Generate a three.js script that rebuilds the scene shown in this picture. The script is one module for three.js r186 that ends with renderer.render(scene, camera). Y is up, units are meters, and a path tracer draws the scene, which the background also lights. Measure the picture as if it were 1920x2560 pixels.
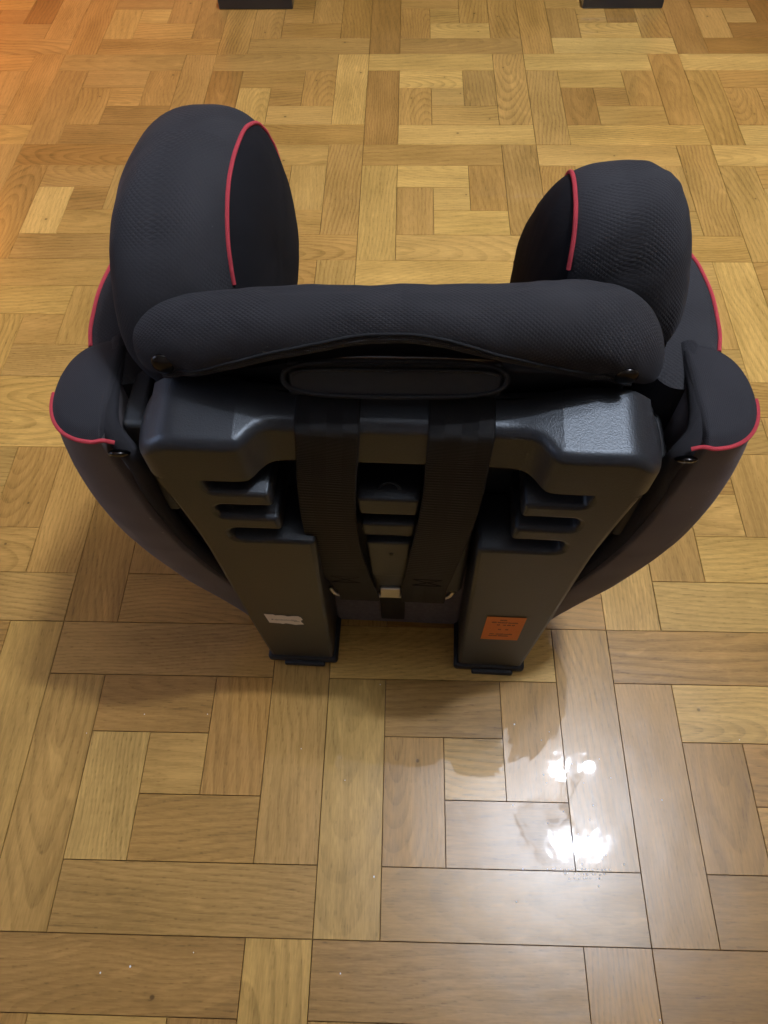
import * as THREE from 'three';
import { RoundedBoxGeometry } from 'three/addons/geometries/RoundedBoxGeometry.js';
import { RectAreaLightUniformsLib } from 'three/addons/lights/RectAreaLightUniformsLib.js';
import { mergeGeometries, mergeVertices, toCreasedNormals } from 'three/addons/utils/BufferGeometryUtils.js';

// ---------------------------------------------------------------- camera, light, exposure
const scene = new THREE.Scene();
const W = 768, H = 1024;
const camera = new THREE.PerspectiveCamera(69.64, W / H, 0.02, 40);
camera.rotation.order = 'YXZ';
camera.position.set(0.001, 0.808, 0.293);
camera.rotation.set(-1.01917, 0.04408, -0.02455);
scene.add(camera);
const renderer = new THREE.WebGLRenderer({ antialias: true });
renderer.setSize(W, H);
renderer.toneMapping = THREE.LinearToneMapping;
renderer.toneMappingExposure = 1.0;
renderer.shadowMap.enabled = true;
scene.background = new THREE.Color(0, 0, 0);
RectAreaLightUniformsLib.init();
const COOL_SIDE_LIGHT = 4.0;   // cool light from an unseen panel on the left

// ceiling lamp, out of view: glowing globes, each with aimed spot and uplight
const LAMP_Y = 2.48, BULB_R = 0.026, BULB_POWER = 3.4, UPLIGHT = 3.0;
const BULBS = [[0.69, -0.434], [0.808, -0.436], [0.66, -0.133], [0.799, -0.136], [0.733, -0.127]];
const LAMP_COLOUR = new THREE.Color().setRGB(0.88, 0.97, 1.14);

// ---------------------------------------------------------------- helpers
let seed = 20240611;
const rnd = () => { seed |= 0; seed = seed + 0x6D2B79F5 | 0; let t = Math.imul(seed ^ seed >>> 15, 1 | seed); t = t + Math.imul(t ^ t >>> 7, 61 | t) ^ t; return ((t ^ t >>> 14) >>> 0) / 4294967296; };
const rr = (a, b) => a + (b - a) * rnd();
const hash = (x, y, s) => { let h = Math.imul(x, 374761393) + Math.imul(y, 668265263) + Math.imul(s, 2147483647) | 0; h = Math.imul(h ^ h >>> 13, 1274126177); return ((h ^ h >>> 16) >>> 0) / 4294967296; };
function vnoise(x, y, s) {
  const xi = Math.floor(x), yi = Math.floor(y); let fx = x - xi, fy = y - yi;
  fx = fx * fx * (3 - 2 * fx); fy = fy * fy * (3 - 2 * fy);
  const a = hash(xi, yi, s), b = hash(xi + 1, yi, s), c = hash(xi, yi + 1, s), d = hash(xi + 1, yi + 1, s);
  return a + (b - a) * fx + (c - a) * fy + (a - b - c + d) * fx * fy;
}
const clamp = (x, a, b) => Math.max(a, Math.min(b, x));
const smooth = (a, b, x) => { const t = clamp((x - a) / (b - a), 0, 1); return t * t * (3 - 2 * t); };
const pw = (a, e) => Math.sign(a) * Math.pow(Math.abs(a), e);
const used = {};
function numbered(n) { used[n] = (used[n] ?? -1) + 1; return used[n] ? n + '_' + String(used[n]).padStart(3, '0') : n; }
function mesh(name, geo, mat, parent = scene) {
  const m = new THREE.Mesh(geo, mat); m.name = parent === scene ? numbered(name) : name;
  m.castShadow = true; m.receiveShadow = true; parent.add(m); return m;
}
function thing(name, label, category, pos = [0, 0, 0], group) {
  const g = new THREE.Group(); g.name = numbered(name); g.position.set(...pos); g.userData = { label, category };
  if (group) g.userData.group = group; scene.add(g); return g;
}
const strip3 = g => { const h = g.index ? g.toNonIndexed() : g; for (const k of Object.keys(h.attributes)) if (!['position', 'normal', 'uv'].includes(k)) h.deleteAttribute(k); return h; };
const merge = list => mergeGeometries(list.map(strip3), false);
const at = (g, x, y, z, rx = 0, ry = 0, rz = 0) => { g.rotateX(rx); g.rotateY(ry); g.rotateZ(rz); g.translate(x, y, z); return g; };
function rbox(w, h, d, r, x, y, z, seg = 3) { const g = new RoundedBoxGeometry(w, h, d, seg, Math.min(r, w / 2.01, h / 2.01, d / 2.01)); g.translate(x, y, z); return g; }
const V = a => new THREE.Vector3(...a);
function tube(points, r, seg = 60, closed = false, radial = 10) { return new THREE.TubeGeometry(new THREE.CatmullRomCurve3(points.map(V), closed, 'centripetal'), seg, r, radial, closed); }
// polygon with rounded corners: [x, y, radius]
function roundedShape(pts) {
  const s = new THREE.Shape(), n = pts.length;
  for (let i = 0; i < n; i++) {
    const p = pts[i], a = pts[(i + n - 1) % n], b = pts[(i + 1) % n];
    const la = Math.hypot(a[0] - p[0], a[1] - p[1]), lb = Math.hypot(b[0] - p[0], b[1] - p[1]);
    const r = Math.min(p[2] ?? 0.002, la * 0.48, lb * 0.48);
    const q0 = [p[0] + (a[0] - p[0]) / la * r, p[1] + (a[1] - p[1]) / la * r], q1 = [p[0] + (b[0] - p[0]) / lb * r, p[1] + (b[1] - p[1]) / lb * r];
    if (i === 0) s.moveTo(...q0); else s.lineTo(...q0);
    s.quadraticCurveTo(p[0], p[1], q1[0], q1[1]);
  }
  s.closePath(); return s;
}
function creased(g, axis) {   // smooth bevels, dead flat caps
  const h = toCreasedNormals(g, 0.6), p = h.attributes.position, n = h.attributes.normal, a = new THREE.Vector3(), b = new THREE.Vector3(), c = new THREE.Vector3();
  for (let i = 0; i < p.count; i += 3) { a.fromBufferAttribute(p, i); b.fromBufferAttribute(p, i + 1); c.fromBufferAttribute(p, i + 2); b.sub(a).cross(c.sub(a)).normalize(); if (Math.abs(b.getComponent(axis)) > 0.999) for (let k = 0; k < 3; k++) n.setXYZ(i + k, b.x, b.y, b.z); }
  return h;
}
function extrude(shape, depth, bevel, segs = 4) {   // front face at z = 0, body behind it
  const g = new THREE.ExtrudeGeometry(shape, { depth: depth - 2 * bevel, bevelEnabled: true, bevelSize: bevel, bevelThickness: bevel, bevelOffset: -bevel, bevelSegments: segs, curveSegments: 6 });
  g.translate(0, 0, -depth + bevel); return creased(g, 2);
}
// grid of points -> smooth mesh, uv given or from metres
function gridMesh(nu, nv, fn, closedU = false) {
  const pos = [], uv = [], idx = [];
  for (let j = 0; j <= nv; j++) for (let i = 0; i <= nu; i++) { const r = fn(i / nu, j / nv); pos.push(r[0], r[1], r[2]); uv.push(r[3] ?? i / nu, r[4] ?? j / nv); }
  for (let j = 0; j < nv; j++) for (let i = 0; i < nu; i++) { const a = j * (nu + 1) + i, b = a + 1, c = a + nu + 1, d = c + 1; idx.push(a, b, d, a, d, c); }
  const g = new THREE.BufferGeometry();
  g.setAttribute('position', new THREE.Float32BufferAttribute(pos, 3)); g.setAttribute('uv', new THREE.Float32BufferAttribute(uv, 2)); g.setIndex(idx);
  g.computeVertexNormals();
  if (closedU) {   // weld the normals along the seam
    const n = g.attributes.normal;
    for (let j = 0; j <= nv; j++) { const a = j * (nu + 1), b = a + nu; const v = new THREE.Vector3(n.getX(a) + n.getX(b), n.getY(a) + n.getY(b), n.getZ(a) + n.getZ(b)).normalize(); n.setXYZ(a, v.x, v.y, v.z); n.setXYZ(b, v.x, v.y, v.z); }
  }
  return g;
}
const flip = g => { const i = g.index.array; for (let k = 0; k < i.length; k += 3) { const t = i[k]; i[k] = i[k + 1]; i[k + 1] = t; } const n = g.attributes.normal.array; for (let k = 0; k < n.length; k++) n[k] = -n[k]; return g; };
function dataTex(w, h, fn, srgb, repeat = true) {
  const d = new Uint8Array(w * h * 4);
  for (let y = 0; y < h; y++) for (let x = 0; x < w; x++) { const c = fn(x, y), o = (y * w + x) * 4; d[o] = clamp(c[0], 0, 255); d[o + 1] = clamp(c[1], 0, 255); d[o + 2] = clamp(c[2], 0, 255); d[o + 3] = 255; }
  const t = new THREE.DataTexture(d, w, h); t.magFilter = THREE.LinearFilter; t.minFilter = THREE.LinearFilter;
  if (repeat) t.wrapS = t.wrapT = THREE.RepeatWrapping;
  if (srgb) t.colorSpace = THREE.SRGBColorSpace; t.needsUpdate = true; return t;
}
const srgb = v => 255 * (v <= 0.0031308 ? v * 12.92 : 1.055 * Math.pow(v, 1 / 2.4) - 0.055);

// ---------------------------------------------------------------- floor: oak block parquet
const B = 0.32, S5 = B / 5, OX = -0.243 * B, OZ = 0.857 * B;
const LANES = 24, COLS = 2, TW = 2048, TH = 2040, LW = TW / COLS, LH = TH / LANES;
const lanes = [];
for (let i = 0; i < LANES * COLS; i++) lanes.push({ s: 100 + i * 7, k: rr(0.88, 1.1), cath: rnd() < 0.5, cx: rr(-0.2, 1.2), cv: rr(-0.4, 1.4), f: rr(5, 13), stripe: rr(0.3, 1), ray: rnd() < 0.18, knots: rnd() < 0.3 ? [[rr(0.1, 0.9), rr(0.2, 0.8), rr(0.012, 0.03)]] : [], hue: rr(-1, 1), slant: rr(-0.12, 0.12) });
const woodPix = new Float32Array(TW * TH);
const woodMap = dataTex(TW, TH, (x, y) => {
  const li = Math.floor(y / LH) * COLS + Math.floor(x / LW), L = lanes[li];
  const u = (x % LW) / LW * 4, v = (y % LH) / LH;                     // in strip widths
  let w = v + L.slant * u + 0.16 * (vnoise(u * 0.9, v * 1.5, L.s) - 0.5) + 0.025 * (vnoise(u * 3, v * 4, L.s + 1) - 0.5);
  let ring;
  if (L.cath) { const du = (u - 4 * L.cx) * 0.22, dv = w - L.cv; ring = Math.sqrt(du * du + dv * dv * 1.3) * L.f; } else ring = w * L.f * 1.15;
  ring += 0.5 * (vnoise(u * 0.8, v * 3, L.s + 2) - 0.5);
  const fr = ring - Math.floor(ring);
  const late = smooth(0.35, 0.92, fr) * (1 - smooth(0.94, 1, fr));
  for (const k of L.knots) { const d = Math.hypot((u - k[0] * 4), (v - k[1])) / k[2]; if (d < 4) w += 0; }
  const fib = vnoise(u * 5, v * 75 + 3 * w, L.s + 3), fib2 = vnoise(u * 14, v * 150, L.s + 4), blot = vnoise(u * 0.9, v * 1.6, L.s + 5), wide = vnoise(u * 0.35, v * 7, L.s + 6);
  const pore = smooth(0.70, 0.95, vnoise(u * 11, v * 110, L.s + 7)) * (0.35 + 0.65 * late);
  let m = L.k * (1.02 - 0.27 * L.stripe * late + 0.26 * (fib - 0.5) + 0.14 * (fib2 - 0.5) + 0.24 * (blot - 0.5) + 0.20 * (wide - 0.5) - 0.26 * pore);
  if (L.ray) { const q = v + 0.12 * vnoise(u * 2, v * 2, L.s + 9) + 0.25 * u, r = vnoise(u * 1.6 - v * 1.1, q * 9, L.s + 8); m += 0.15 * smooth(0.74, 0.86, r) * smooth(0.35, 0.6, vnoise(u * 2.3, v * 2, L.s + 10)); }
  let dark = 0;
  for (const k of L.knots) { const d = Math.hypot((u - k[0] * 4) * 0.8, v - k[1]) / k[2]; dark = Math.max(dark, 1 - smooth(0.7, 1.5, d)); m *= 1 - 0.12 * (1 - smooth(1, 6, d)); }
  m *= 1 - 0.6 * dark;
  woodPix[y * TW + x] = m;
  const warm = 1 + 0.05 * L.hue + 0.07 * (1 - m);
  return [srgb(0.47 * m * (0.5 + 0.5 * warm)), srgb(0.267 * m), srgb(0.066 * m * (2 - warm) * (0.9 + 0.2 * m))];
}, true, false);
const woodBump = dataTex(TW / 2, TH / 2, (x, y) => { const m = woodPix[(y * 2) * TW + x * 2]; const v = 128 + 140 * (m - 1); return [v, v, v]; }, false, false);
// strip: chamfered slab, length along x; uv window inside a lane
function stripGeo(len, lane, off, fine = false) {
  const L = len * S5, g = 0.00022, c = 0.0003, d = 0.012, x0 = -L / 2 + g, x1 = L / 2 - g, z0 = -S5 / 2 + g, z1 = S5 / 2 - g;
  const col = lane % COLS, row = Math.floor(lane / COLS);
  const U = x => (col + clamp((off + (x - x0) / S5) / 4, 0.002, 0.998)) / COLS, Vv = z => (row + 0.03 + 0.94 * (z - z0) / (z1 - z0)) / LANES;
  const ring = (e, y) => [[x0 + e, y, z1 - e], [x1 - e, y, z1 - e], [x1 - e, y, z0 + e], [x0 + e, y, z0 + e]];
  const T = ring(c, 0), C = ring(0.00005, -0.0006), D = ring(0, -d), pos = [], uv = [];
  const nor = [];
  const quad = (a, b, c2, d2, n) => { for (const p of [a, b, c2, a, c2, d2]) { pos.push(...p); uv.push(U(p[0]), Vv(p[2])); nor.push(...n); } };
  if (fine) {
    const nx = len * 14, nz = 14, hgt = (x, z) => 0.00011 * (vnoise(x * 42 + lane * 9, z * 60, 301) - 0.5) + 0.000034 * (vnoise(x * 190 + lane * 5, z * 230, 302) - 0.5);
    const P = (i, k) => { const x = x0 + c + (x1 - x0 - 2 * c) * i / nx, z = z0 + c + (z1 - z0 - 2 * c) * k / nz; return [x, hgt(x, z), z]; };
    const N = p => { const e = 0.0006, a = (hgt(p[0] + e, p[2]) - hgt(p[0] - e, p[2])) / (2 * e), b = (hgt(p[0], p[2] + e) - hgt(p[0], p[2] - e)) / (2 * e), l = Math.hypot(a, 1, b); return [-a / l, 1 / l, -b / l]; };
    for (let k = 0; k < nz; k++) for (let i = 0; i < nx; i++) { const a = P(i, k), b = P(i + 1, k), c2 = P(i + 1, k + 1), d2 = P(i, k + 1); for (const p of [a, c2, b, a, d2, c2]) { pos.push(...p); uv.push(U(p[0]), Vv(p[2])); nor.push(...N(p)); } }
  } else quad(T[0], T[1], T[2], T[3], [0, 1, 0]);
  const SN = [[0, 0.4, 0.916], [0.916, 0.4, 0], [0, 0.4, -0.916], [-0.916, 0.4, 0]], DN = [[0, 0, 1], [1, 0, 0], [0, 0, -1], [-1, 0, 0]];
  for (let i = 0; i < 4; i++) { const k = (i + 1) % 4; quad(C[i], C[k], T[k], T[i], SN[i]); quad(D[i], D[k], C[k], C[i], DN[i]); }
  const geo = new THREE.BufferGeometry(); geo.setAttribute('position', new THREE.Float32BufferAttribute(pos, 3)); geo.setAttribute('uv', new THREE.Float32BufferAttribute(uv, 2)); geo.setAttribute('normal', new THREE.Float32BufferAttribute(nor, 3));
  if (!fine) geo.userData.args = [len, lane, off]; return geo;
}
const NL = LANES * COLS, geos = { 4: [], 2: [], 1: [] };
for (let i = 0; i < NL; i++) geos[4].push(stripGeo(4, i, 0));
for (let i = 0; i < 28; i++) geos[2].push(stripGeo(2, Math.floor(rnd() * NL), rr(0, 2)));
for (let i = 0; i < 16; i++) geos[1].push(stripGeo(1, Math.floor(rnd() * NL), rr(0, 3)));
// tones from pale straw to brown; the coat of varnish is the clear coat
const TONES = [[1.30, 1.38, 1.36], [1.18, 1.22, 1.16], [1.06, 1.07, 1.02], [1.0, 0.98, 0.92], [0.96, 0.92, 0.85], [0.88, 0.83, 0.76], [0.80, 0.735, 0.65], [0.68, 0.60, 0.50]];
const wobble = dataTex(256, 256, (x, y) => { const p = (f, s) => { const a = x / 256 * f, b = y / 256 * f; const w = (i, j) => vnoise(a + i * f, b + j * f, s); const tx = x / 256, ty = y / 256; return (w(0, 0) * (1 - tx) + w(-1, 0) * tx) * (1 - ty) + (w(0, -1) * (1 - tx) + w(-1, -1) * tx) * ty; }; const v = 255 * (0.6 * p(5, 3) + 0.4 * p(13, 4)); return [v, v, v]; }, false);
const woodMats = TONES.map(t => new THREE.MeshPhysicalMaterial({ map: woodMap, color: new THREE.Color().setRGB(...t), roughness: 0.35, specularIntensity: 0.6, bumpMap: woodBump, bumpScale: 0.00025, clearcoat: 1, clearcoatRoughness: 0.034 }));
// nine strips of a block in strip widths from its far-left corner: x, z, length, along-x?
const BLOCK = [[0, 0, 4, 1], [4, 0, 4, 0], [1, 4, 4, 1], [0, 1, 4, 0], [1, 1, 2, 1], [3, 1, 2, 0], [2, 3, 2, 1], [1, 2, 2, 0], [2, 2, 1, 1]];
// tone of the strips of the blocks that are seen best, block column and row: the nine strips in the order above
const SEEN = { '0,0': [0, 3, 4, 1, 5, 4, 5, 5, 2], '-1,0': [4, 3, 3, 2, 5, 5, 3, 1, 2], '-1,-1': [5, 0, 3, 4, 1, 5, 4, 3, 2], '0,-1': [5, 5, 4, 3, 2, 4, 3, 5, 4], '1,0': [4, 4, 6, 5, 1, 5, 4, 5, 6], '1,-1': [6, 5, 4, 5, 5, 4, 6, 5, 4],
  '0,3': [3, 4, 2, 1, 0, 4, 0, 4, 1], '0,4': [0, 3, 1, 6, 0, 3, 2, 3, 2], '0,5': [3, 4, 4, 6, 4, 3, 1, 5, 2], '-1,3': [2, 4, 4, 5, 3, 2, 3, 1, 0], '-1,4': [3, 1, 3, 6, 3, 4, 2, 1, 4], '1,3': [2, 3, 2, 4, 1, 3, 2, 4, 2], '1,4': [0, 4, 1, 3, 1, 4, 2, 6, 5], '1,5': [2, 4, 0, 4, 3, 6, 1, 5, 3], '1,2': [2, 1, 3, 2, 0, 3, 2, 1, 4], '1,1': [3, 4, 1, 2, 4, 3, 0, 3, 2], '-2,1': [1, 4, 3, 5, 2, 5, 3, 4, 2], '-2,2': [2, 3, 1, 4, 0, 2, 3, 1, 3], '-1,1': [3, 4, 3, 4, 5, 2, 3, 5, 3] };
const floor = new THREE.Mesh(new THREE.BoxGeometry(6.4, 0.05, 6.4), new THREE.MeshStandardMaterial({ color: new THREE.Color().setRGB(0.24, 0.12, 0.048), roughness: 0.9 }));
floor.geometry.translate(0, -0.0315, -0.6); floor.name = 'floor'; floor.userData = { kind: 'structure', label: 'glossy oak parquet floor of square blocks of nine strips' }; floor.receiveShadow = true; scene.add(floor);
camera.updateMatrixWorld(true);
{
  const view = new THREE.Matrix4().makePerspective(-0.02 * Math.tan(0.6077) * 0.75, 0.02 * Math.tan(0.6077) * 0.75, 0.02 * Math.tan(0.6077), -0.02 * Math.tan(0.6077), 0.02, 40).multiply(camera.matrixWorld.clone().invert());
  const all = [];
  for (let j = -7; j <= 9; j++) for (let i = -8; i <= 8; i++) {
    for (let k = 0; k < 9; k++) {
      const [bx, bz, len, ax] = BLOCK[k], w = ax ? len : 1, h = ax ? 1 : len;
      const x = i * B + (bx + w / 2) * S5 + OX, z = -(j + 1) * B + (bz + h / 2) * S5 + OZ;
      if (Math.abs(x) > 2.9 || z < -3.5 || z > 2.3) continue;
      let tone = hash(i * 31 + k, j * 17 + 5, 9); tone = Math.floor(clamp(0.5 + (tone + hash(i * 7 + k, j * 3, 11) - 1) * 0.62, 0, 0.999) * TONES.length);
      tone = SEEN[i + ',' + j]?.[k] ?? tone;
      let area = 0, inside = false; const p = [];
      for (const [cx, cz] of [[-w, -h], [w, -h], [w, h], [-w, h]]) {
        const q = new THREE.Vector3(x + cx * S5 / 2, 0, z + cz * S5 / 2).applyMatrix4(view); p.push(q);
      }
      const c0 = new THREE.Vector3(x, 0, z).applyMatrix4(camera.matrixWorld.clone().invert());
      if (c0.z < -0.3) { const xs = p.map(q => q.x), ys = p.map(q => q.y); inside = Math.max(...xs) > -1 && Math.min(...xs) < 1 && Math.max(...ys) > -1 && Math.min(...ys) < 1; for (let a = 0; a < 4; a++) { const b = (a + 1) % 4; area += p[a].x * p[b].y - p[b].x * p[a].y; } area = Math.abs(area); }
      const set = geos[len];
      all.push({ x, z, ax, geo: set[Math.floor(hash(i * 13 + k * 5, j * 29 + k, 21) * set.length)], tone, area: inside ? area : 0, turn: hash(i + k * 3, j, 5) < 0.5, tx: (hash(i, j * 5 + k, 31) - 0.5) * 0.005, tz: (hash(i * 3 + k, j, 37) - 0.5) * 0.005, dy: (hash(i, j + k * 11, 41) - 0.5) * 0.0003 });
    }
  }
  all.sort((a, b) => b.area - a.area);
  const rest = TONES.map(() => []);
  const pose = a => new THREE.Matrix4().compose(new THREE.Vector3(a.x, a.dy, a.z), new THREE.Quaternion().setFromEuler(new THREE.Euler(a.tx, (a.ax ? 0 : Math.PI / 2) + (a.turn ? Math.PI : 0), a.tz)), new THREE.Vector3(1, 1, 1));
  all.forEach((a, n) => {
    if (n < 300 && a.area > 0) { const geo = a.geo.userData.fine ??= n < 190 ? stripGeo(...a.geo.userData.args, true) : a.geo; const m = mesh('parquet_strip', geo, woodMats[a.tone], floor); pose(a).decompose(m.position, m.quaternion, m.scale); } else { const c = new THREE.BufferGeometry(); for (const k of ['position', 'normal', 'uv']) c.setAttribute(k, a.geo.attributes[k].clone()); rest[a.tone].push(c.applyMatrix4(pose(a))); }
  });
  rest.forEach((l, t) => { const m = mesh('parquet_strips', mergeGeometries(l), woodMats[t], floor); m.userData.kind = 'stuff'; });
}

{ // little bubbles in the varnish, coloured near-white to stand for their glints
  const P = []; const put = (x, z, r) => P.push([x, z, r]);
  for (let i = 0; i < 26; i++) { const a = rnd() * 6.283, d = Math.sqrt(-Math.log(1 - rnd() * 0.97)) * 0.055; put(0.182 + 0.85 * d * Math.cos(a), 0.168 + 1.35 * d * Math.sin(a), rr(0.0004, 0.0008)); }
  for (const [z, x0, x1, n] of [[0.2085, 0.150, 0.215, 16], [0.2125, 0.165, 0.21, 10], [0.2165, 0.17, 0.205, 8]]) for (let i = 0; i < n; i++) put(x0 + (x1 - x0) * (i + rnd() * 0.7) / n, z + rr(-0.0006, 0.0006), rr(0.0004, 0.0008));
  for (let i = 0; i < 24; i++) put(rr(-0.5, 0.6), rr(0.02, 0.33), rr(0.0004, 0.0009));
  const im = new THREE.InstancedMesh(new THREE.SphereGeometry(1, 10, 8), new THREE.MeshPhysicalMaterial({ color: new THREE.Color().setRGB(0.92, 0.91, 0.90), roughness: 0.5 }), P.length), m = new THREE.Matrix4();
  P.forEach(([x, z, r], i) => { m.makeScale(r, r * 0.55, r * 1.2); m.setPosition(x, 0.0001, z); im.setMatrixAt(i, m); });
  im.name = 'varnish_glint_bubbles'; im.userData.kind = 'stuff'; floor.add(im);
}

// ---------------------------------------------------------------- unseen room, wall tones chosen for bounce light and varnish reflections
const plaster = new THREE.MeshStandardMaterial({ color: new THREE.Color().setRGB(0.60, 0.585, 0.56), roughness: 0.95 });
const palewall = new THREE.MeshStandardMaterial({ color: new THREE.Color().setRGB(0.66, 0.62, 0.56), roughness: 0.95 });
const dimwall = new THREE.MeshStandardMaterial({ color: new THREE.Color().setRGB(0.42, 0.37, 0.31), roughness: 0.9 });
const farwall = new THREE.MeshStandardMaterial({ color: new THREE.Color().setRGB(0.30, 0.25, 0.19), roughness: 0.9 });
const orange = new THREE.MeshStandardMaterial({ color: new THREE.Color().setRGB(0.66, 0.20, 0.05), roughness: 0.7 });
const struct = (n, g, m) => { const o = mesh(n, g, m); o.userData.kind = 'structure'; return o; };
const bx = (w, h, d, x, y, z) => { const g = new THREE.BoxGeometry(w, h, d); g.translate(x, y, z); return g; };
struct('ceiling', bx(6.4, 0.1, 6.4, 0, 3.05, -0.6), plaster);
struct('wall', bx(6.4, 2.3, 0.1, 0, 1.98, -2.65), farwall);
struct('unseen_orange_panelling', bx(6.4, 1.1, 0.1, 0, 0.54, -2.64), orange);  // out of view, placed to mirror orange in the far floor
struct('wall', bx(6.4, 3.1, 0.1, 0, 1.5, 2.55), palewall);  // out of view, pale so it bounces light onto the seat back
struct('wall', bx(0.1, 3.1, 5.0, -3.0, 1.5, -0.05), palewall);
struct('wall', bx(0.1, 3.1, 5.0, 3.0, 1.5, -0.05), palewall);

// ---------------------------------------------------------------- ceiling lamp, out of view, known by its glints on the floor
{
  const lamp = thing('unseen_ceiling_lamp', 'ceiling lamp with five round white bulbs, out of view above the seat', 'lamp', [0.725, 0, -0.28]);
  const metal = new THREE.MeshStandardMaterial({ color: new THREE.Color().setRGB(0.30, 0.30, 0.29), roughness: 0.5 });
  mesh('ceiling_plate', at(new THREE.CylinderGeometry(0.12, 0.13, 0.03, 32), 0, 2.985, 0), metal, lamp);
  mesh('rod', at(new THREE.CylinderGeometry(0.008, 0.008, 0.42, 12), 0, 2.77, 0), metal, lamp);
  const glow = new THREE.MeshStandardMaterial({ color: 0xffffff, emissive: LAMP_COLOUR, emissiveIntensity: 30, roughness: 0.5 });
  for (const [x, z] of BULBS) {
    const dx = x - 0.725, dz = z + 0.28;
    mesh('arm', tube([[0, 2.575, 0], [dx * 0.5, 2.565, dz * 0.5], [dx, LAMP_Y + 0.06, dz]], 0.006, 20), metal, lamp);
    mesh('socket', at(new THREE.CylinderGeometry(0.012, 0.015, 0.04, 16), dx, LAMP_Y + 0.045, dz), metal, lamp);
    mesh('light_bulb', at(new THREE.SphereGeometry(BULB_R, 24, 16), dx, LAMP_Y, dz), glow, lamp).castShadow = false;
    const l = new THREE.SpotLight(LAMP_COLOUR, BULB_POWER, 0, 0.70, 1, 2); l.position.set(dx, LAMP_Y - BULB_R - 0.012, dz); l.target.position.set(dx - 0.72, 0, dz - 0.92); lamp.add(l.target); l.castShadow = true; l.shadow.radius = 1.3; lamp.add(l);  // aimed far and left, so the near and right floor falls darker
    const up = new THREE.SpotLight(LAMP_COLOUR, UPLIGHT, 0, 1.45, 0.5, 2); up.position.set(dx, LAMP_Y + 0.09, dz); up.target.position.set(dx, 4, dz); lamp.add(up.target); up.castShadow = true; lamp.add(up);  // brightens the ceiling that hazes the varnish
  }
}

// ---------------------------------------------------------------- unseen cool panel, out of view, lights the left side of the seat
{
  const w = thing('window', 'unseen white panel with cool light, out of view on the left', 'window', [-2.93, 1.5, -0.2]);
  const white = new THREE.MeshStandardMaterial({ color: 0xe8e8e4, roughness: 0.5 });
  const glow_panel = new THREE.PlaneGeometry(1.3, 1.1); glow_panel.rotateY(Math.PI / 2);
  mesh('glow_panel', glow_panel, new THREE.MeshStandardMaterial({ color: 0x222222, emissive: new THREE.Color().setRGB(0.62, 0.76, 1.1), emissiveIntensity: 0.6 }), w).castShadow = false;
  mesh('frame', merge([rbox(0.06, 0.06, 1.42, 0.005, 0, 0.58, 0), rbox(0.06, 0.06, 1.42, 0.005, 0, -0.58, 0), rbox(0.06, 1.1, 0.06, 0.005, 0, 0, 0.68), rbox(0.06, 1.1, 0.06, 0.005, 0, 0, -0.68), rbox(0.04, 1.1, 0.05, 0.005, 0, 0, 0)]), white, w);
  const l = new THREE.RectAreaLight(new THREE.Color().setRGB(0.62, 0.76, 1.1), COOL_SIDE_LIGHT, 1.3, 1.1); l.position.set(0.04, 0, 0); l.rotation.y = -Math.PI / 2; w.add(l);
}

// ---------------------------------------------------------------- unseen warm lamp, placed out of view to tint the far-left floor
{
  const t = thing('unseen_warm_lamp', 'unseen small lamp with glowing orange shade, out of view far left', 'lamp', [-1.25, 0, -1.42]);
  mesh('foot', at(new THREE.CylinderGeometry(0.08, 0.09, 0.02, 24), 0, 0.013, 0), new THREE.MeshStandardMaterial({ color: 0x3a2a1c, roughness: 0.5 }), t);
  mesh('stem', at(new THREE.CylinderGeometry(0.012, 0.012, 0.4, 12), 0, 0.22, 0), new THREE.MeshStandardMaterial({ color: 0x3a2a1c, roughness: 0.5 }), t);
  mesh('lamp_shade', at(new THREE.CylinderGeometry(0.09, 0.13, 0.2, 32, 1, true), 0, 0.5, 0), new THREE.MeshStandardMaterial({ color: 0x552200, emissive: new THREE.Color().setRGB(1, 0.36, 0.07), emissiveIntensity: 1.2, side: THREE.DoubleSide }), t);
  const l = new THREE.PointLight(new THREE.Color().setRGB(1, 0.36, 0.06), 0.85, 0, 2); l.position.set(0.05, 0.38, 0.03); l.castShadow = true; l.shadow.radius = 4; t.add(l);
}

// ---------------------------------------------------------------- materials of the seat
// knitted cover: fine weave everywhere, raised lozenges on the mesh panels (one tile = 24 x 24 mm)
const meshBump = dataTex(1024, 1024, (x, y) => {
  const u = x / 1024 * 44, v = y / 1024 * 44; const a = u + v, b = u - v;
  const fa = a - Math.floor(a), fb = b - Math.floor(b);
  const cell = smooth(0.05, 0.3, fa) * smooth(0.95, 0.70, fa) * smooth(0.08, 0.34, fb) * smooth(0.92, 0.66, fb);
  const per = (f, s) => { const t = (i, j) => hash(((i % f) + f) % f, ((j % f) + f) % f, s), X = x / 1024 * f, Y = y / 1024 * f, i = Math.floor(X), j = Math.floor(Y), p = smooth(0, 1, X - i), q = smooth(0, 1, Y - j); return (t(i, j) * (1 - p) + t(i + 1, j) * p) * (1 - q) + (t(i, j + 1) * (1 - p) + t(i + 1, j + 1) * p) * q; };
  const amp = 0.25 + 0.75 * smooth(0.3, 0.75, 0.7 * per(5, 3) + 0.3 * per(14, 4));
  const weave = 0.5 + 0.5 * Math.sin(x / 1024 * Math.PI * 2 * 170) * Math.sin(y / 1024 * Math.PI * 2 * 170);
  const n = 255 * (0.30 + 0.5 * (cell - 0.4) * amp + 0.1 * weave + 0.14 * hash(x, y, 3)); return [n, n, n];
}, false);
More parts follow.
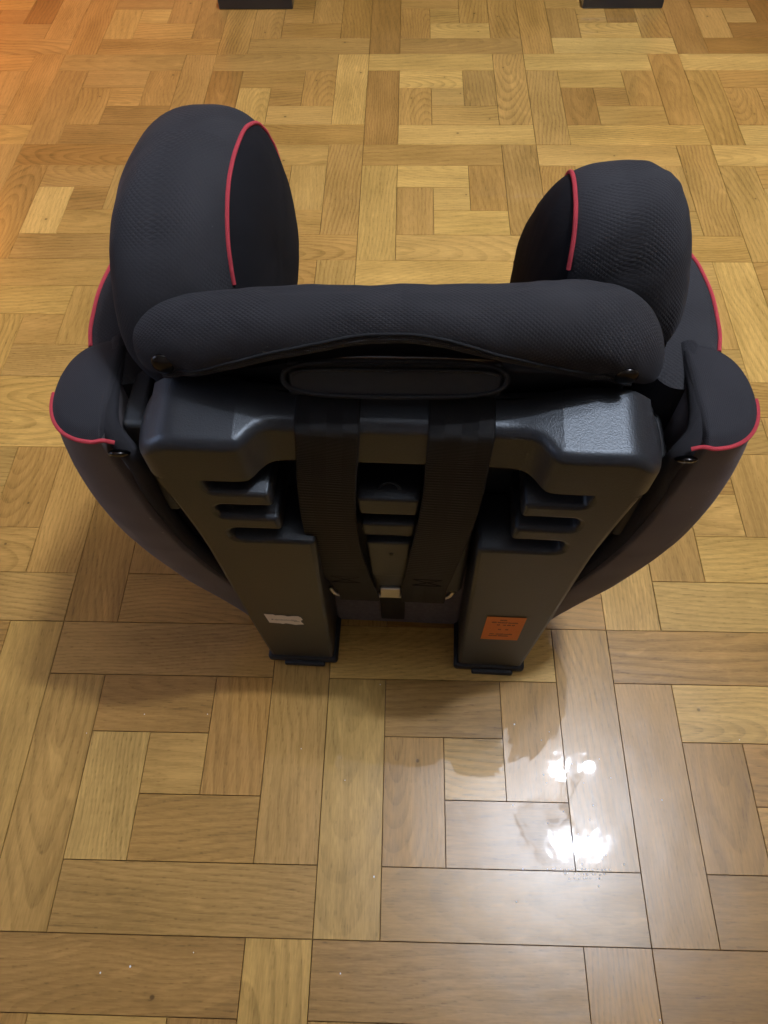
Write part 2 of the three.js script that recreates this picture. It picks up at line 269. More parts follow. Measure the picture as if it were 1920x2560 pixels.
const knitBump = dataTex(256, 256, (x, y) => { const w = 0.5 + 0.5 * Math.sin(x / 256 * Math.PI * 2 * 24 + 0.6 * Math.sin(y / 256 * Math.PI * 48)) * Math.sin(y / 256 * Math.PI * 2 * 24); const n = 255 * (0.75 * w + 0.25 * hash(x, y, 8)); return [n, n, n]; }, false);
const lint = dataTex(1024, 1024, (x, y) => { const n = 0.82 + 0.2 * vnoise(x / 90, y / 90, 5) + 0.16 * (hash(x, y, 6) - 0.5) + (hash(x >> 2, y >> 2, 77) > 0.99975 ? 5 : 0); const v = srgb(clamp(0.6 * n, 0, 1)); return [v, v, v]; }, true);
const rep = (t, a, b = a) => { const c = t.clone(); c.repeat.set(a, b); c.needsUpdate = true; return c; };
const cloth = (o) => new THREE.MeshPhysicalMaterial({ roughness: 0.86, specularIntensity: 0.45, sheen: 1, sheenRoughness: 0.5, sheenColor: new THREE.Color().setRGB(0.05, 0.051, 0.064), ...o });
const M = {
  mesh: cloth({ color: new THREE.Color().setRGB(0.052, 0.050, 0.055), map: rep(lint, 4), bumpMap: rep(meshBump, 1 / 0.15), bumpScale: 0.00042 }),
  knit: cloth({ sheen: 0.05, specularIntensity: 0.3, color: new THREE.Color().setRGB(0.017, 0.017, 0.021), map: rep(lint, 4), bumpMap: rep(knitBump, 1 / 0.03), bumpScale: 0.0003 }),
  smoothcloth: cloth({ color: new THREE.Color().setRGB(0.052, 0.050, 0.057), map: rep(lint, 4), bumpMap: rep(knitBump, 1 / 0.03), bumpScale: 0.0003 }),
  floorlit_cloth: cloth({ color: new THREE.Color().setRGB(0.30, 0.26, 0.26), map: rep(lint, 4), bumpMap: rep(knitBump, 1 / 0.03), bumpScale: 0.0003 }),  // cover cloth made paler, floor bounce light put into its colour
  red: cloth({ color: new THREE.Color().setRGB(0.70, 0.075, 0.095), sheenColor: new THREE.Color().setRGB(0.12, 0.03, 0.04), bumpMap: rep(knitBump, 20, 4), bumpScale: 0.0003 }),
  seam: new THREE.MeshStandardMaterial({ color: new THREE.Color().setRGB(0.006, 0.006, 0.007), roughness: 0.95 }),
  elastic: null, web: null,
  dark: new THREE.MeshStandardMaterial({ color: new THREE.Color().setRGB(0.008, 0.008, 0.009), roughness: 0.6 }),
  steel: new THREE.MeshStandardMaterial({ color: new THREE.Color().setRGB(0.62, 0.60, 0.56), metalness: 1, roughness: 0.3 }),
  snap: new THREE.MeshStandardMaterial({ color: new THREE.Color().setRGB(0.05, 0.047, 0.045), metalness: 1, roughness: 0.22 }),
  rubber: new THREE.MeshStandardMaterial({ color: new THREE.Color().setRGB(0.01, 0.01, 0.012), roughness: 0.55 }),
};
const leather = dataTex(512, 512, (x, y) => { const t = (f, s) => { const per = 512 / f; const xi = x / per, yi = y / per; const X = i => ((i % f) + f) % f; const x0 = Math.floor(xi), y0 = Math.floor(yi); let fx = xi - x0, fy = yi - y0; fx = fx * fx * (3 - 2 * fx); fy = fy * fy * (3 - 2 * fy); const h = (i, j) => hash(X(i), X(j), s); return (h(x0, y0) * (1 - fx) + h(x0 + 1, y0) * fx) * (1 - fy) + (h(x0, y0 + 1) * (1 - fx) + h(x0 + 1, y0 + 1) * fx) * fy; }; const n = 255 * (0.5 * t(64, 1) + 0.35 * t(128, 2) + 0.15 * t(16, 3)); return [n, n, n]; }, false);
M.plastic = new THREE.MeshPhysicalMaterial({ color: new THREE.Color().setRGB(0.014, 0.0145, 0.0165), specularColor: new THREE.Color().setRGB(0.86, 0.93, 1.0), roughness: 0.41, ior: 1.6, bumpMap: rep(leather, 1 / 0.045), bumpScale: 0.00013, specularIntensity: 1.0 });
M.webbing = new THREE.MeshPhysicalMaterial({ color: new THREE.Color().setRGB(0.006, 0.0052, 0.005), specularIntensity: 0.6, roughness: 0.62, sheen: 0.3, sheenRoughness: 0.4, sheenColor: new THREE.Color().setRGB(0.03, 0.028, 0.03),
  bumpMap: dataTex(256, 256, (x, y) => { const rib = 0.5 + 0.5 * Math.sin(y / 256 * Math.PI * 2 * 16); const wv = 0.5 + 0.5 * Math.sin(x / 256 * Math.PI * 2 * 40 + (Math.floor(y / 16) % 2) * Math.PI); const blk = (Math.floor(x / 64) % 2 === 0) ? 1 : 0.45; const n = 255 * (0.6 * rib * blk + 0.25 * wv + 0.1 * hash(x, y, 4)); return [n, n, n]; }, false), bumpScale: 0.0005 });
M.webbing.bumpMap.repeat.set(1, 1 / 0.03);
M.elastic = new THREE.MeshPhysicalMaterial({ color: new THREE.Color().setRGB(0.016, 0.016, 0.018), roughness: 0.7, bumpMap: dataTex(128, 128, (x, y) => { const n = 255 * (0.6 * (0.5 + 0.5 * Math.sin(y / 128 * Math.PI * 2 * 5)) + 0.4 * (0.5 + 0.5 * Math.sin(x / 128 * Math.PI * 2 * 10))); return [n, n, n]; }, false), bumpScale: 0.0005 });
M.elastic.bumpMap.repeat.set(25, 1);

// ---------------------------------------------------------------- child car seat
const seat = thing('child_car_seat', 'black high-backed child car seat with red piping, seen from behind on the parquet', 'car seat');

// plastic back moulding, in its own frame: x across, y up along the back, z = 0 on the rear face
const shellM = new THREE.Matrix4().compose(new THREE.Vector3(-0.003, 0.002, 0.001), new THREE.Quaternion().setFromEuler(new THREE.Euler(0.0524, -0.030, -0.003, 'YXZ')), new THREE.Vector3(1, 1, 1));
const inShell = g => g.applyMatrix4(shellM);
function legPoly(s) {
  const p = [[0.141, 0.011, 0.004], [0.1465, 0.13, 0.05], [0.150, 0.24, 0.05], [0.1525, 0.305, 0.05], [0.158, 0.355, 0.05], [0.1625, 0.392, 0.01], [0.163, 0.3995, 0.001],
    [0.131, 0.3995, 0.001], [0.131, 0.397, 0.001], [0.131, 0.379, 0.0085], [0.0885, 0.379, 0.003], [0.0875, 0.362, 0.003], [0.1305, 0.361, 0.0085], [0.130, 0.3435, 0.0085],
    [0.087, 0.3435, 0.003], [0.0855, 0.326, 0.003], [0.127, 0.325, 0.0085], [0.127, 0.3065, 0.0085], [0.063, 0.3065, 0.004], [0.0645, 0.22, 0.04], [0.068, 0.1, 0.04], [0.070, 0.011, 0.004]];
  const q = p.map(([x, y, r]) => [s * x, y, r]); return s > 0 ? q : q.reverse();
}
{
  const parts = [];
  for (const s of [-1, 1]) parts.push(extrude(roundedShape(legPoly(s)), 0.052, 0.0042));
  // cap over both legs and the set-back bridge between them: plan outline swept up, rounded over at the top
  {
    const out = [[0.146, -0.05], [0.156, -0.0485], [0.1635, -0.043], [0.1665, -0.034], [0.1668, -0.014], [0.164, -0.004], [0.157, 0.0002], [0.15, 0.0005], [0.103, 0.0005], [0.0985, -0.0005], [0.095, -0.004], [0.0905, -0.0105], [0.085, -0.0155], [0.077, -0.0178], [0.066, -0.0182]];
    const pl = new THREE.CatmullRomCurve3([...out.map(([x, z]) => new THREE.Vector3(x, 0, z)), ...out.slice().reverse().map(([x, z]) => new THREE.Vector3(-x, 0, z))], false, 'centripetal').getSpacedPoints(150);
    pl.push(...[-0.11, -0.055, 0, 0.055, 0.11].map(x => new THREE.Vector3(x, 0, -0.05)), pl[0].clone());
    const n = pl.length, nor = pl.map((p, i) => { const a = pl[i ? i - 1 : n - 2], b = pl[i < n - 1 ? i + 1 : 1]; return new THREE.Vector3(-(b.z - a.z), 0, b.x - a.x).normalize(); });
    pl.forEach(p => { p.x *= 1.012; });
    const R = 0.0075, prof = [[0, 0.3975], [0, 0.412], [0, 0.426]]; for (let k = 0; k <= 8; k++) { const a = k / 8 * Math.PI / 2; prof.push([R * (1 - Math.cos(a)), 0.4435 - R + R * Math.sin(a)]); }
    const cy = x => -0.0045 * smooth(0.10, 0.07, Math.abs(x)), slope = z => -0.13 * (z + 0.028);   // the ledge falls towards the back of the seat      // the bridge lies a little lower
    const wall = gridMesh(n - 1, prof.length - 1, (u, v) => { const i = Math.round(u * (n - 1)), [d, y] = prof[Math.round(v * (prof.length - 1))], p = pl[i], q = nor[i]; const x = p.x + q.x * d, z = p.z + q.z * d, rise = smooth(0.40, 0.43, y); const corner = 0.013 * Math.pow(smooth(0.140, 0.170, Math.abs(x)), 1.4) * rise; return [x, y + (cy(p.x) + slope(z)) * rise - corner, z, x, y + z]; });
    // the top as a strip from front to back edge
    const front = []; for (let i = 0; i < n - 6; i++) front.push([pl[i].x + nor[i].x * R, pl[i].z + nor[i].z * R, pl[i].x]);
    const top = gridMesh(front.length - 1, 6, (u, v) => { const f = front[Math.round(u * (front.length - 1))]; const zb = -0.0495 + 0.0075 * smooth(0.12, 0.07, Math.abs(f[0])), z = f[1] + (zb - f[1]) * v; const corner = 0.013 * Math.pow(smooth(0.140, 0.170, Math.abs(f[0])), 1.4); return [f[0], 0.4435 + cy(f[2]) + slope(Math.min(z, f[1])) - corner, Math.min(z, f[1]), f[0], z]; });
    const bottom = gridMesh(n - 7, 2, (u, v) => { const p = pl[Math.round(u * (n - 7))]; return [p.x, 0.3975, p.z + (-0.05 - p.z) * v, p.x, p.z]; });
    parts.push(wall, top, bottom);
  }
  // back board and the floor of the pocket behind the straps
  parts.push(rbox(0.335, 0.37, 0.012, 0.004, 0, 0.225, -0.060), rbox(0.29, 0.09, 0.012, 0.004, 0, 0.4105, -0.0615));
  parts.push(rbox(0.124, 0.142, 0.03, 0.006, 0, 0.2335, -0.0375));
  mesh('gap_dark_board', inShell(rbox(0.36, 0.33, 0.01, 0.004, 0, 0.23, -0.074)), M.dark, seat);  // dark board added so the gaps beside the legs look black
  const shell = mesh('back_shell', inShell(merge(parts)), M.plastic, seat);
  // stickers
  const oc = document.createElement('canvas'); oc.width = 160; oc.height = 256;
  { const c = oc.getContext('2d'); c.fillStyle = '#d8752c'; c.fillRect(0, 0, 160, 256); c.fillStyle = '#5c2a0a';
    const word = (x, y, w) => { for (let i = 0; i < w; i += 4) { const h = 9 + Math.floor(hash(x + i, y, 2) * 6); c.fillRect(x + i, y - h, 3, h); } };
    word(58, 42, 26); word(26, 66, 20); word(50, 66, 40); word(94, 66, 38); word(50, 92, 12); word(76, 92, 10); word(92, 92, 14); word(112, 92, 12); word(62, 142, 12); word(92, 142, 12); word(32, 196, 20); word(58, 196, 30); word(92, 196, 36); word(30, 216, 34); word(70, 216, 44); }
  const ot = new THREE.CanvasTexture(oc); ot.colorSpace = THREE.SRGBColorSpace;
  const og = new THREE.PlaneGeometry(0.037, 0.064); og.translate(0.1045, 0.1345, 0.0006); 
  mesh('warning_sticker', inShell(og), new THREE.MeshStandardMaterial({ map: ot, roughness: 0.6 }), shell).userData.label = 'orange sticker with small dark print on the right leg of the seat back';
  const wc = document.createElement('canvas'); wc.width = 256; wc.height = 160;
  { const c = wc.getContext('2d'); c.fillStyle = '#e8dfd4'; c.fillRect(0, 0, 256, 160); c.fillStyle = '#8f8a88'; for (let i = 0; i < 26; i++) { const h = 8 + hash(i, 1, 5) * 16; c.fillRect(60 + i * 6, 84 - h / 2, 3, h); } c.fillStyle = '#a39c95'; c.fillRect(38, 74, 14, 16); c.fillRect(190, 96, 40, 8); }
  const wt = new THREE.CanvasTexture(wc); wt.colorSpace = THREE.SRGBColorSpace;
  const ws = new THREE.Shape(); const wp = [[0, 1], [0.14, 0.97], [0.24, 0.98], [0.30, 0.9], [0.45, 0.93], [0.56, 0.9], [0.62, 0.84], [0.74, 0.9], [0.9, 0.92], [0.97, 0.8], [1, 0.58], [0.94, 0.48], [0.95, 0.34], [1, 0.12], [0.9, 0.1], [0.76, 0.04], [0.62, 0.12], [0.5, 0.16], [0.42, 0.08], [0.34, 0.13], [0.2, 0.14], [0.06, 0.16], [0.03, 0.6]];
  wp.forEach(([x, y], i) => ws[i ? 'lineTo' : 'moveTo'](x, y)); const wg = new THREE.ShapeGeometry(ws); wg.scale(0.037, 0.029, 1); wg.translate(-0.1285, 0.1175, 0.0006);
  mesh('paper_sticker', inShell(wg), new THREE.MeshStandardMaterial({ map: wt, roughness: 0.8 }), shell).userData.label = 'torn white paper sticker on the left leg of the seat back';
  for (const s of [-1, 1]) {
    const f = [rbox(0.079, 0.012, 0.058, 0.004, s * 0.1052, 0.0055, -0.0265), rbox(0.046, 0.007, 0.007, 0.002, s * 0.106 + 0.003, 0.0025, 0.0035)];
    mesh('foot_pad', inShell(merge(f)), M.rubber, shell);
  }
  mesh('mould_mark', inShell(at(new THREE.TorusGeometry(0.005, 0.0006, 6, 24), 0.112, 0.412, 0)), M.plastic, shell);
}
{ // ribbed guide between the straps
  const cx = -0.0065, g = [];
  const sh = roundedShape([[-0.0215, 0.385, 0.004], [0.0215, 0.385, 0.004], [0.0225, 0.3385, 0.004], [-0.0225, 0.3385, 0.004]].reverse().map(p => p));
  const rib = (y0, y1, w0, w1, z) => at(extrude(roundedShape([[-w0, y0, 0.003], [w0, y0, 0.003], [w1, y1, 0.003], [-w1, y1, 0.003]]), 0.034, 0.0025), cx, 0, z);
  g.push(rib(0.333, 0.356, 0.022, 0.0235, -0.013), rib(0.2985, 0.317, 0.0200, 0.0215, -0.013), rib(0.212, 0.279, 0.0165, 0.0190, -0.016));
  g.push(rbox(0.034, 0.14, 0.02, 0.003, cx, 0.275, -0.045));
  const guide = mesh('headrest_guide', inShell(merge(g)), M.plastic, seat);
  const a = new THREE.TorusGeometry(0.0072, 0.0016, 8, 20, Math.PI); a.scale(1, 0.7, 1); 
  mesh('release_lug', inShell(at(a, cx + 0.001, 0.3565, -0.022, -0.9)), M.plastic, guide);
  mesh('pin_hole', inShell(at(new THREE.CylinderGeometry(0.0018, 0.0018, 0.001, 12), cx + 0.002, 0.259, -0.0157, Math.PI / 2)), M.dark, guide);
}
// ---- webbing straps over the bridge, down to the steel bar
function ribbon(path, width, th) {   // path of [x, y, z, twist, width factor] in the shell frame
  const pts = path.map(p => V(p)), c = new THREE.CatmullRomCurve3(pts, false, 'centripetal'), n = 90, lenT = c.getLength();
  const tw = new THREE.CatmullRomCurve3(path.map(p => new THREE.Vector3(p[3] ?? 0, p[4] ?? 1, 0)), false, 'centripetal');
  const prof = []; const hw = width / 2; for (const [a, b] of [[-1, -1], [-0.97, 0.6], [-0.9, 1], [-0.5, 1], [0, 1], [0.5, 1], [0.9, 1], [0.97, 0.6], [1, -1], [0, -1], [-1, -1]]) prof.push([a * hw, b * th / 2]);
  return gridMesh(prof.length - 1, n, (u, v) => {
    const p = c.getPoint(v), t = c.getTangent(v), q = tw.getPoint(v); const sx = new THREE.Vector3(Math.cos(q.x), Math.sin(q.x), 0); sx.addScaledVector(t, -sx.dot(t)).normalize();
    const nn = new THREE.Vector3().crossVectors(sx, t).normalize(); const pr = prof[Math.round(u * (prof.length - 1))];
    p.addScaledVector(sx, pr[0] * q.y).addScaledVector(nn, -pr[1]); return [p.x + 0.0022 * smooth(0.2, 0.4, p.y), p.y, p.z, pr[0] / width + 0.5, v * lenT];
  });
}
{
  const top = x => [[x, 0.4425, -0.042], [x, 0.4414, -0.034], [x, 0.4394, -0.0245], [x, 0.4354, -0.0178], [x, 0.430, -0.0164]];
  const L = mesh('harness_strap', inShell(ribbon([...top(-0.0475), [-0.049, 0.41, -0.0150], [-0.051, 0.383, -0.0115], [-0.0525, 0.336, -0.0075], [-0.0505, 0.281, -0.008], [-0.0455, 0.23, -0.011], [-0.041, 0.195, -0.015, -0.1, 0.95], [-0.037, 0.168, -0.0175, -0.18, 0.92], [-0.036, 0.1465, -0.0185, -0.15, 0.92]], 0.042, 0.0016)), M.webbing, seat);
  L.userData.label = 'left black webbing strap over the back of the seat';
  const R = mesh('harness_strap', inShell(ribbon([...top(0.0382), [0.038, 0.41, -0.0150], [0.0375, 0.37, -0.011], [0.035, 0.323, -0.008], [0.0315, 0.277, -0.009], [0.028, 0.223, -0.012], [0.0255, 0.188, -0.016], [0.0255, 0.168, -0.018], [0.0255, 0.1475, -0.0185]], 0.0425, 0.0016)), M.webbing, seat);
  R.userData.label = 'right black webbing strap over the back of the seat';
  for (const [x, o] of [[-0.046, L], [0.0275, R]]) { const g = []; const z = x < 0 ? -0.0105 : -0.0105; for (const [a, b] of [[[-0.013, 0.218], [0.013, 0.218]], [[-0.013, 0.200], [0.013, 0.200]], [[-0.013, 0.218], [0.013, 0.200]], [[-0.013, 0.200], [0.013, 0.218]]]) g.push(tube([[x + a[0], a[1], z - (0.23 - a[1]) * 0.11], [x + (a[0] + b[0]) / 2, (a[1] + b[1]) / 2, z - (0.23 - (a[1] + b[1]) / 2) * 0.11], [x + b[0], b[1], z - (0.23 - b[1]) * 0.11]], 0.0006, 8, false, 5)); mesh('stitching', inShell(merge(g)), M.seam, o); }
  const bar = mesh('strap_bar', inShell(merge([tube([[-0.064, 0.161, -0.024], [-0.060, 0.154, -0.022], [-0.045, 0.149, -0.022], [-0.006, 0.148, -0.024], [0.035, 0.151, -0.022], [0.050, 0.157, -0.022], [0.054, 0.165, -0.024]], 0.0024, 50), rbox(0.0195, 0.021, 0.006, 0.0015, -0.006, 0.163, -0.0225)])), M.steel, seat);
  bar.userData.label = 'bare steel bar joining the two straps';
  mesh('lower_strap', inShell(ribbon([[-0.0055, 0.155, -0.029], [-0.0055, 0.13, -0.034], [-0.005, 0.08, -0.040], [-0.005, 0.03, -0.044]], 0.026, 0.0016)), M.webbing, seat);
}
// fabric back of the cover between the legs, and the cushion in front of the back
mesh('cover_panel', inShell(rbox(0.142, 0.168, 0.014, 0.005, 0, 0.086, -0.056)), M.floorlit_cloth, seat);
mesh('seat_cushion', rbox(0.30, 0.165, 0.29, 0.045, 0, 0.083, -0.225, 6), M.knit, seat);

// ---- side pads of the backrest
const LV = [0, 0.03, 0.09, 0.155, 0.24, 0.30, 0.35, 0.39, 0.42];
const XO = [0.168, 0.175, 0.196, 0.224, 0.246, 0.2525, 0.252, 0.2465, 0.2395], XI = [0.130, 0.131, 0.139, 0.155, 0.178, 0.189, 0.193, 0.195, 0.195], ZR = [-0.034, -0.031, -0.024, -0.016, -0.008, -0.004, -0.002, 0, 0.003];
const lerpT = (T, y) => { let i = 0; while (i < LV.length - 2 && y > LV[i + 1]) i++; const f = i => [Math.max(0, i - 1), i, i + 1, Math.min(LV.length - 1, i + 2)]; const [a, b, c, d] = f(i).map(k => T[k]); const t = (y - LV[i]) / (LV[i + 1] - LV[i]); return b + 0.5 * t * (c - a + t * (2 * a - 5 * b + 4 * c - d + t * (3 * (b - c) + d - a))); };
function plan(y, ang) {   // outline of the rear roll of a side pad, x outward
  const xo = lerpT(XO, y), xi = lerpT(XI, y), zr = lerpT(ZR, y), zf = -0.088, c = Math.cos(ang), s = Math.sin(ang), xc = xi + 0.006;
  const zc = (zr + zf) / 2; return [xc + (c > 0 ? (xo - xc) * pw(c, 0.88) : 0.006 * pw(c, 0.6)), zc + (zr - zf) / 2 * pw(s, 0.88)];
}
function sidePad(s) {
  const ny = 40, na = 72, wall = gridMesh(na, ny, (u, v) => { const y = 0.421 * v, a = u * Math.PI * 2 * -s, p = plan(Math.min(y, 0.42), a); return [s * p[0], y, p[1], u * 0.25, y]; }, true);
  const cap = gridMesh(na, 10, (u, v) => { const a = u * Math.PI * 2 * -s, p = plan(0.42, a), k = 1 - v, cx = 0.203, cz = -0.042; const e = Math.max(k, 0.0001); const x = cx + (p[0] - cx) * e, z = cz + (p[1] - cz) * e; return [s * x, 0.421 + 0.009 * Math.sqrt(Math.max(0, 1 - k * k * k)), z, x, z]; }, true);
  const pad = mesh('shoulder_bolster', flip(wall), M.floorlit_cloth, seat); mesh('top_panel', flip(cap), M.smoothcloth, pad);
  pad.userData.label = (s < 0 ? 'left' : 'right') + ' padded side bolster of the backrest';
  const pts = []; for (let a = 4; a <= 88; a += 7) { const r = a * Math.PI / 180, p = plan(0.42, r); pts.push([s * (p[0] + 0.0006 * Math.cos(r)), 0.4205, p[1] + 0.0006 * Math.sin(r)]); }
  pts.push([s * 0.196, 0.4222, 0.0035], [s * 0.189, 0.4195, 0.0032]);
  mesh('piping', tube(pts, 0.0015, 90), M.red, pad);
  const hem = []; for (const [x, y, z] of [[0.203, 0.421, -0.086], [0.202, 0.4225, -0.06], [0.2, 0.4215, -0.032], [0.195, 0.418, -0.010], [0.187, 0.409, -0.002], [0.1845, 0.39, -0.003], [0.188, 0.355, -0.008], [0.1885, 0.32, -0.012], [0.181, 0.25, -0.017], [0.158, 0.16, -0.024]]) hem.push([s * x, y, z]);
  mesh('folded_edge', tube(hem, 0.0068, 90, false, 14), M.smoothcloth, pad);
  const b = at(new THREE.SphereGeometry(0.0074, 24, 12), 0, 0, 0); b.scale(1, 1, 0.38); mesh('snap_button', at(b, s * 0.1885, 0.410, 0.0045, 0.7), M.snap, pad);
  // wing running forward beside the child
  const prof = [[-0.083, 0.2245], [-0.10, 0.2285], [-0.12, 0.2305], [-0.14, 0.2315], [-0.16, 0.230], [-0.18, 0.2265], [-0.195, 0.219], [-0.203, 0.205], [-0.203, 0.190], [-0.196, 0.178], [-0.16, 0.172], [-0.12, 0.170], [-0.07, 0.172], [-0.05, 0.185], [-0.05, 0.205], [-0.065, 0.2205]];
  const pc = new THREE.CatmullRomCurve3(prof.map(([z, x]) => new THREE.Vector3(s * x, 0, z)), true, 'centripetal');
  const wingWall = gridMesh(90, 16, (u, v) => { const p = pc.getPoint(u), y = 0.012 + 0.407 * v, k = 0.045 * (1 - v) * (1 - v); return [p.x - s * k, y, p.z, u * 0.36, y]; }, true);
  const ctr = new THREE.Vector3(s * 0.202, 0, -0.125);
  const wingCap = gridMesh(90, 8, (u, v) => { const p = pc.getPoint(u), k = Math.max(1 - v, 0.0001); const x = ctr.x + (p.x - ctr.x) * k, z = ctr.z + (p.z - ctr.z) * k; return [x, 0.419 + 0.006 * Math.sqrt(Math.max(0, 1 - k * k * k)), z, x, z]; }, true);
  const ori = g => s > 0 ? g : flip(g);
  const wing = mesh('side_wing', merge([ori(wingWall), ori(wingCap)]), M.mesh, seat);
  wing.userData.label = (s < 0 ? 'left' : 'right') + ' forward wing of the backrest in mesh fabric';
  mesh('piping', tube(prof.slice(0, 8).map(([z, x]) => [s * (x + 0.0008), 0.4195, z]), 0.0015, 60), M.red, wing);
  const fl = mesh('side_flange', merge([rbox(0.015, 0.11, 0.07, 0.004, s * 0.1805, s < 0 ? 0.366 : 0.335, -0.046)]), s < 0 ? M.plastic : M.dark, seat);  // right flange darker, the shade of its gap put into the colour
}
sidePad(-1); sidePad(1);

// ---- headrest: bar, two wings, handle
function padPoint(q, th, ph, grow = 0) {
  grow += 0.0022 * (vnoise(3 * Math.cos(th) + 7, 3 * Math.sin(th) + 2.2 * ph + 9, 51) - 0.5) * Math.cos(ph) + 0.0007 * (vnoise(9 * Math.cos(th) + 17, 9 * Math.sin(th) + 6 * ph + 19, 52) - 0.5) * Math.cos(ph);
  const [cx, cy, cz, ax, ay, az, yaw, pitch, roll] = q, e = 0.7, e3 = 0.9;
  const r = pw(Math.cos(ph), e); const v = new THREE.Vector3((ax + grow) * pw(Math.sin(ph), e), (ay + grow) * r * pw(Math.cos(th), e3), (az + grow) * r * pw(Math.sin(th), e3));
  v.applyEuler(new THREE.Euler(pitch, yaw, roll, 'YXZ'));
  const L = v.length(), d = cx < 0 ? [-0.040, -0.012, 0.072] : [0.050, 0.014, 0.052], cos = (v.x * d[0] + v.y * d[1] + v.z * d[2]) / (L * Math.hypot(...d)), a = Math.acos(clamp(cos, -1, 1));
  v.multiplyScalar(1 + (cx < 0 ? 0.011 : 0.009) * Math.exp(-((a / 0.52) ** 2)) / L);   // the padding runs down behind the end of the bar
  return v.add(new THREE.Vector3(cx, cy, cz));
}
function headWing(q, s, edge, from, to, side) {
  const D = Math.PI / 180, build = (lo, hi, n) => gridMesh(120, n, (u, v) => { const th = u * Math.PI * 2, a = lo(th), b = hi(th), p = padPoint(q, th, a + (b - a) * v); const k = th * 0.085, r = (a + (b - a) * v) * 0.06; return [p.x, p.y, p.z, k, r]; }, true);
  const end = -s * Math.PI / 2;   // s = -1: the left wing, inner side towards +x
  const g1 = s < 0 ? build(() => -Math.PI / 2 + 1e-4, edge, 60) : build(edge, () => Math.PI / 2 - 1e-4, 60);
  const g2 = s < 0 ? build(edge, () => Math.PI / 2 - 1e-4, 40) : build(() => -Math.PI / 2 + 1e-4, edge, 40);
  const w = mesh('headrest_wing', g1, M.mesh, seat); w.userData.label = side + ' padded wing of the headrest';
  mesh('inner_panel', g2, M.knit, w);
  const pts = []; for (let t = from; t <= to; t += 6) { const p = padPoint(q, t * D, edge(t * D), 0.0004); pts.push([p.x, p.y, p.z]); }
  mesh('piping', tube(pts, 0.0014, 100), M.red, w);
  return w;
}
const D2 = Math.PI / 180;
headWing([-0.1346, 0.456, -0.1418, 0.0487, 0.0884, 0.0993, -0.1164, -0.0611, 0.108], -1, t => (40 + 9 * Math.sin(t)) * D2, -140, 74, 'left');
headWing([0.1324, 0.4395, -0.1176, 0.0528, 0.1076, 0.0521, 0.1582, 0.1974, 0.0543], 1, t => (-26 - 13 * Math.sin(t)) * D2, -140, 44, 'right');
const XL = -0.1712, XR = 0.1682, poly = (c, s) => c.reduceRight((a, k) => a * s + k, 0);
const BAR_Y = [0.4893, 0.0005, -0.0249, 0.0209, 0.0005, -0.0288, -0.0081], BAR_R = [0.0245, -0.0002, 0.015, 0.0079, 0.004, -0.0071];
function barPoint(u, al, grow = 0) {   // u 0..1 along the bar, al from the top (0) round the rear (90 degrees)
  let s = 2 * u - 1; s = Math.sign(s) * (1 - Math.pow(1 - Math.abs(s), 1.6));
  const x = (XL + XR) / 2 + s * (XR - XL) / 2, y = poly(BAR_Y, s), z = -0.036 - 0.0086 * s * s;
  let r = poly(BAR_R, s) * Math.sqrt(clamp(1 - Math.abs(s) ** 6, 0.00001, 1)) + grow;
  for (const [sx, sa, d] of [[-0.1465, 84, 0.0022], [0.1366, 96, 0.0022], [-0.137, 100, 0.0030], [0.126, 104, 0.0030]]) r -= d * Math.exp(-(((x - sx) / 0.006) ** 2) - (((al / D2 - sa) / 22) ** 2));
  r += (0.0016 * (vnoise(x * 38, al * 1.3 + 5, 61) - 0.5) + 0.0009 * (vnoise(x * 110, al * 3.2 + 5, 62) - 0.5)) * smooth(1, 0.9, Math.abs(s));
  const k = 0.955 + 0.065 * s * s, q = [x, y + r * Math.cos(al), z + 0.85 * r * Math.sin(al)], o = [0.001, 0.808, 0.293];
  return q.map((c, i) => o[i] + (c - o[i]) * k);   // the middle of the bar stands further back than its ends
}
const hemA = X => { const x = X / 0.97, t = (-x - 0.012) / 0.138; return (x > 0 ? 65 + 43 * (1 - Math.exp(-((x / 0.06) ** 2))) : 65 + 37 * Math.max(0, t) * smooth(-0.1, 0.3, t)) * D2; };
const uOf = x => { let a = 0, b = 1; for (let i = 0; i < 40; i++) { const m = (a + b) / 2; if (barPoint(m, 0)[0] < x) a = m; else b = m; } return a; };
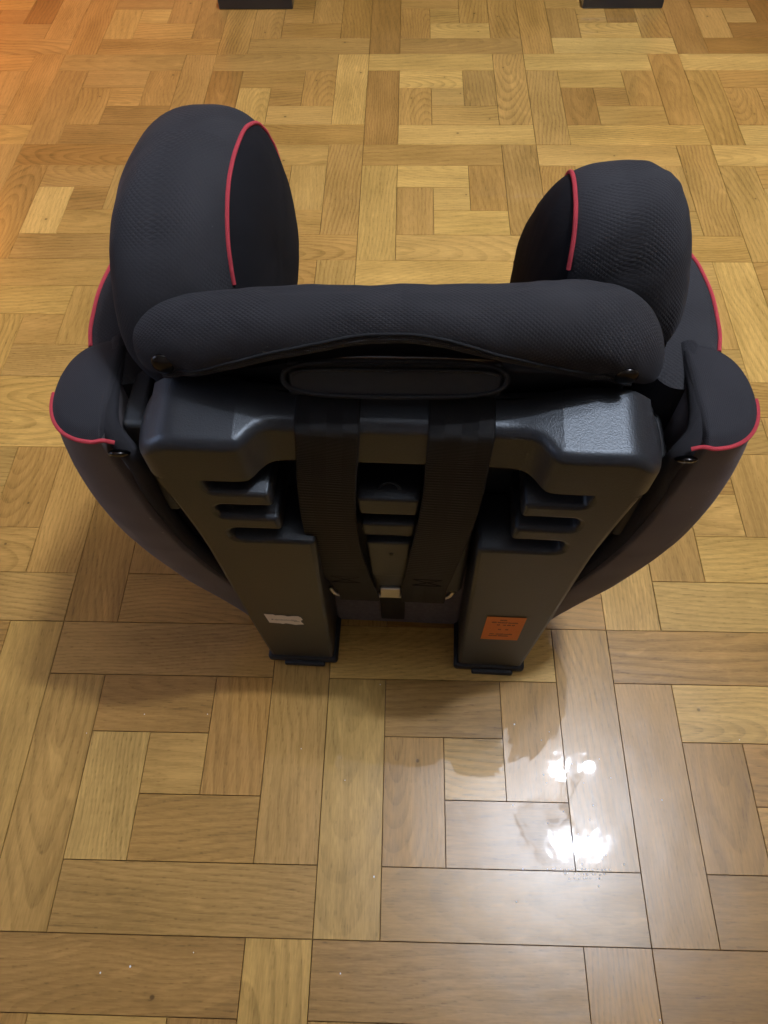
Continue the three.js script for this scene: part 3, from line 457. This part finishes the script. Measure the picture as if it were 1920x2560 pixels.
{
  const cover = gridMesh(120, 44, (u, v) => { const x = barPoint(u, 0)[0], a1 = hemA(x), a0 = -Math.PI * 1.05, al = a0 + (a1 - a0) * v, p = barPoint(u, al); return [...p, x, al * 0.034]; });
  const bar = mesh('headrest_bar', flip(cover), M.mesh, seat); bar.userData.label = 'padded bar across the back of the headrest';
  const under = gridMesh(120, 16, (u, v) => { const x = barPoint(u, 0)[0], a0 = hemA(x), a1 = Math.PI * 0.95, p = barPoint(u, a0 + (a1 - a0) * v, -0.003 - 0.012 * smooth(0, 0.25, v)); return [...p, x, v * 0.06]; });
  mesh('headrest_shell', flip(under), M.dark, bar);
  const band = gridMesh(140, 8, (u, v) => { const x = -0.152 + 0.296 * u, uu = uOf(x), a0 = hemA(x) + 0.02, al = a0 + 0.27 * v, p = barPoint(uu, al, 0.0016 * Math.sin(Math.PI * clamp(v, 0.02, 0.98)) - 0.0006 - 0.0008 * v); return [...p, u, v]; });
  mesh('elastic_hem', flip(band), M.elastic, bar);
  const st = []; for (let x = -0.150; x <= 0.1425; x += 0.0065) { const p = barPoint(uOf(x), hemA(x), 0.0003); st.push(p); } mesh('hem_seam', tube(st, 0.0009, 120, false, 6), M.seam, bar);
  for (const [x, d] of [[-0.1475, 84], [0.137, 98]]) {
    const p = barPoint(uOf(x), d * D2, 0.001), n = new THREE.Vector3(0, Math.cos(d * D2), Math.sin(d * D2) ).normalize();
    const b = new THREE.SphereGeometry(0.0074, 24, 12); b.scale(1, 0.4, 1); b.applyQuaternion(new THREE.Quaternion().setFromUnitVectors(new THREE.Vector3(0, 1, 0), n)); b.translate(...p); mesh('snap_button', b, M.snap, bar);
  }
  // handle of the height adjustment under the bar
  const hs = new THREE.Shape(); hs.absellipse(0, 0, 0.077, 0.0185, 0, Math.PI * 2); 
  const rim = []; for (let i = 0; i < 48; i++) { const a = i / 48 * Math.PI * 2; rim.push([0.0765 * pw(Math.cos(a), 0.55), 0.0142 * pw(Math.sin(a), 0.8), 0]); }
  const hg = [at(tube(rim, 0.0022, 120, true, 10), 0, 0, 0), at(tube([[-0.07, 0.004, 0.002], [-0.066, 0.0065, 0.003], [0, 0.0085, 0.004], [0.066, 0.0065, 0.003], [0.07, 0.004, 0.002]], 0.0016, 60), 0, 0, 0), rbox(0.146, 0.028, 0.008, 0.003, 0, 0, -0.003)];
  const h = merge(hg); h.scale(0.91, 0.82, 0.91); h.rotateX(-0.5); h.translate(-0.004, 0.4625, -0.0165);
  mesh('adjusting_handle', h, M.plastic, seat);
  // seams where bar meets wings
}

// ---------------------------------------------------------------- black furniture whose feet reach into the top of the picture
{
  const lac = new THREE.MeshPhysicalMaterial({ color: new THREE.Color().setRGB(0.012, 0.013, 0.016), roughness: 0.3, clearcoat: 0.5, clearcoatRoughness: 0.2 });
  const t = thing('black_sideboard', 'black furniture of which only two flat feet show at the top edge', 'furniture', [0, 0, -1.514]);
  for (const [x0, x1] of [[-0.42, -0.254], [0.386, 0.562]]) {
    const f = mesh('foot', merge([rbox(x1 - x0, 0.022, 0.26, 0.003, (x0 + x1) / 2, 0.011, -0.13), rbox(x1 - x0 - 0.02, 0.05, 0.2, 0.004, (x0 + x1) / 2, 0.045, -0.14)]), lac, t);
  }
  mesh('unseen_cabinet', rbox(1.0, 0.42, 0.36, 0.006, 0.07, 0.28, -0.22), lac, t);  // body out of view, darkens the floor reflection between the feet
}

renderer.render(scene, camera);
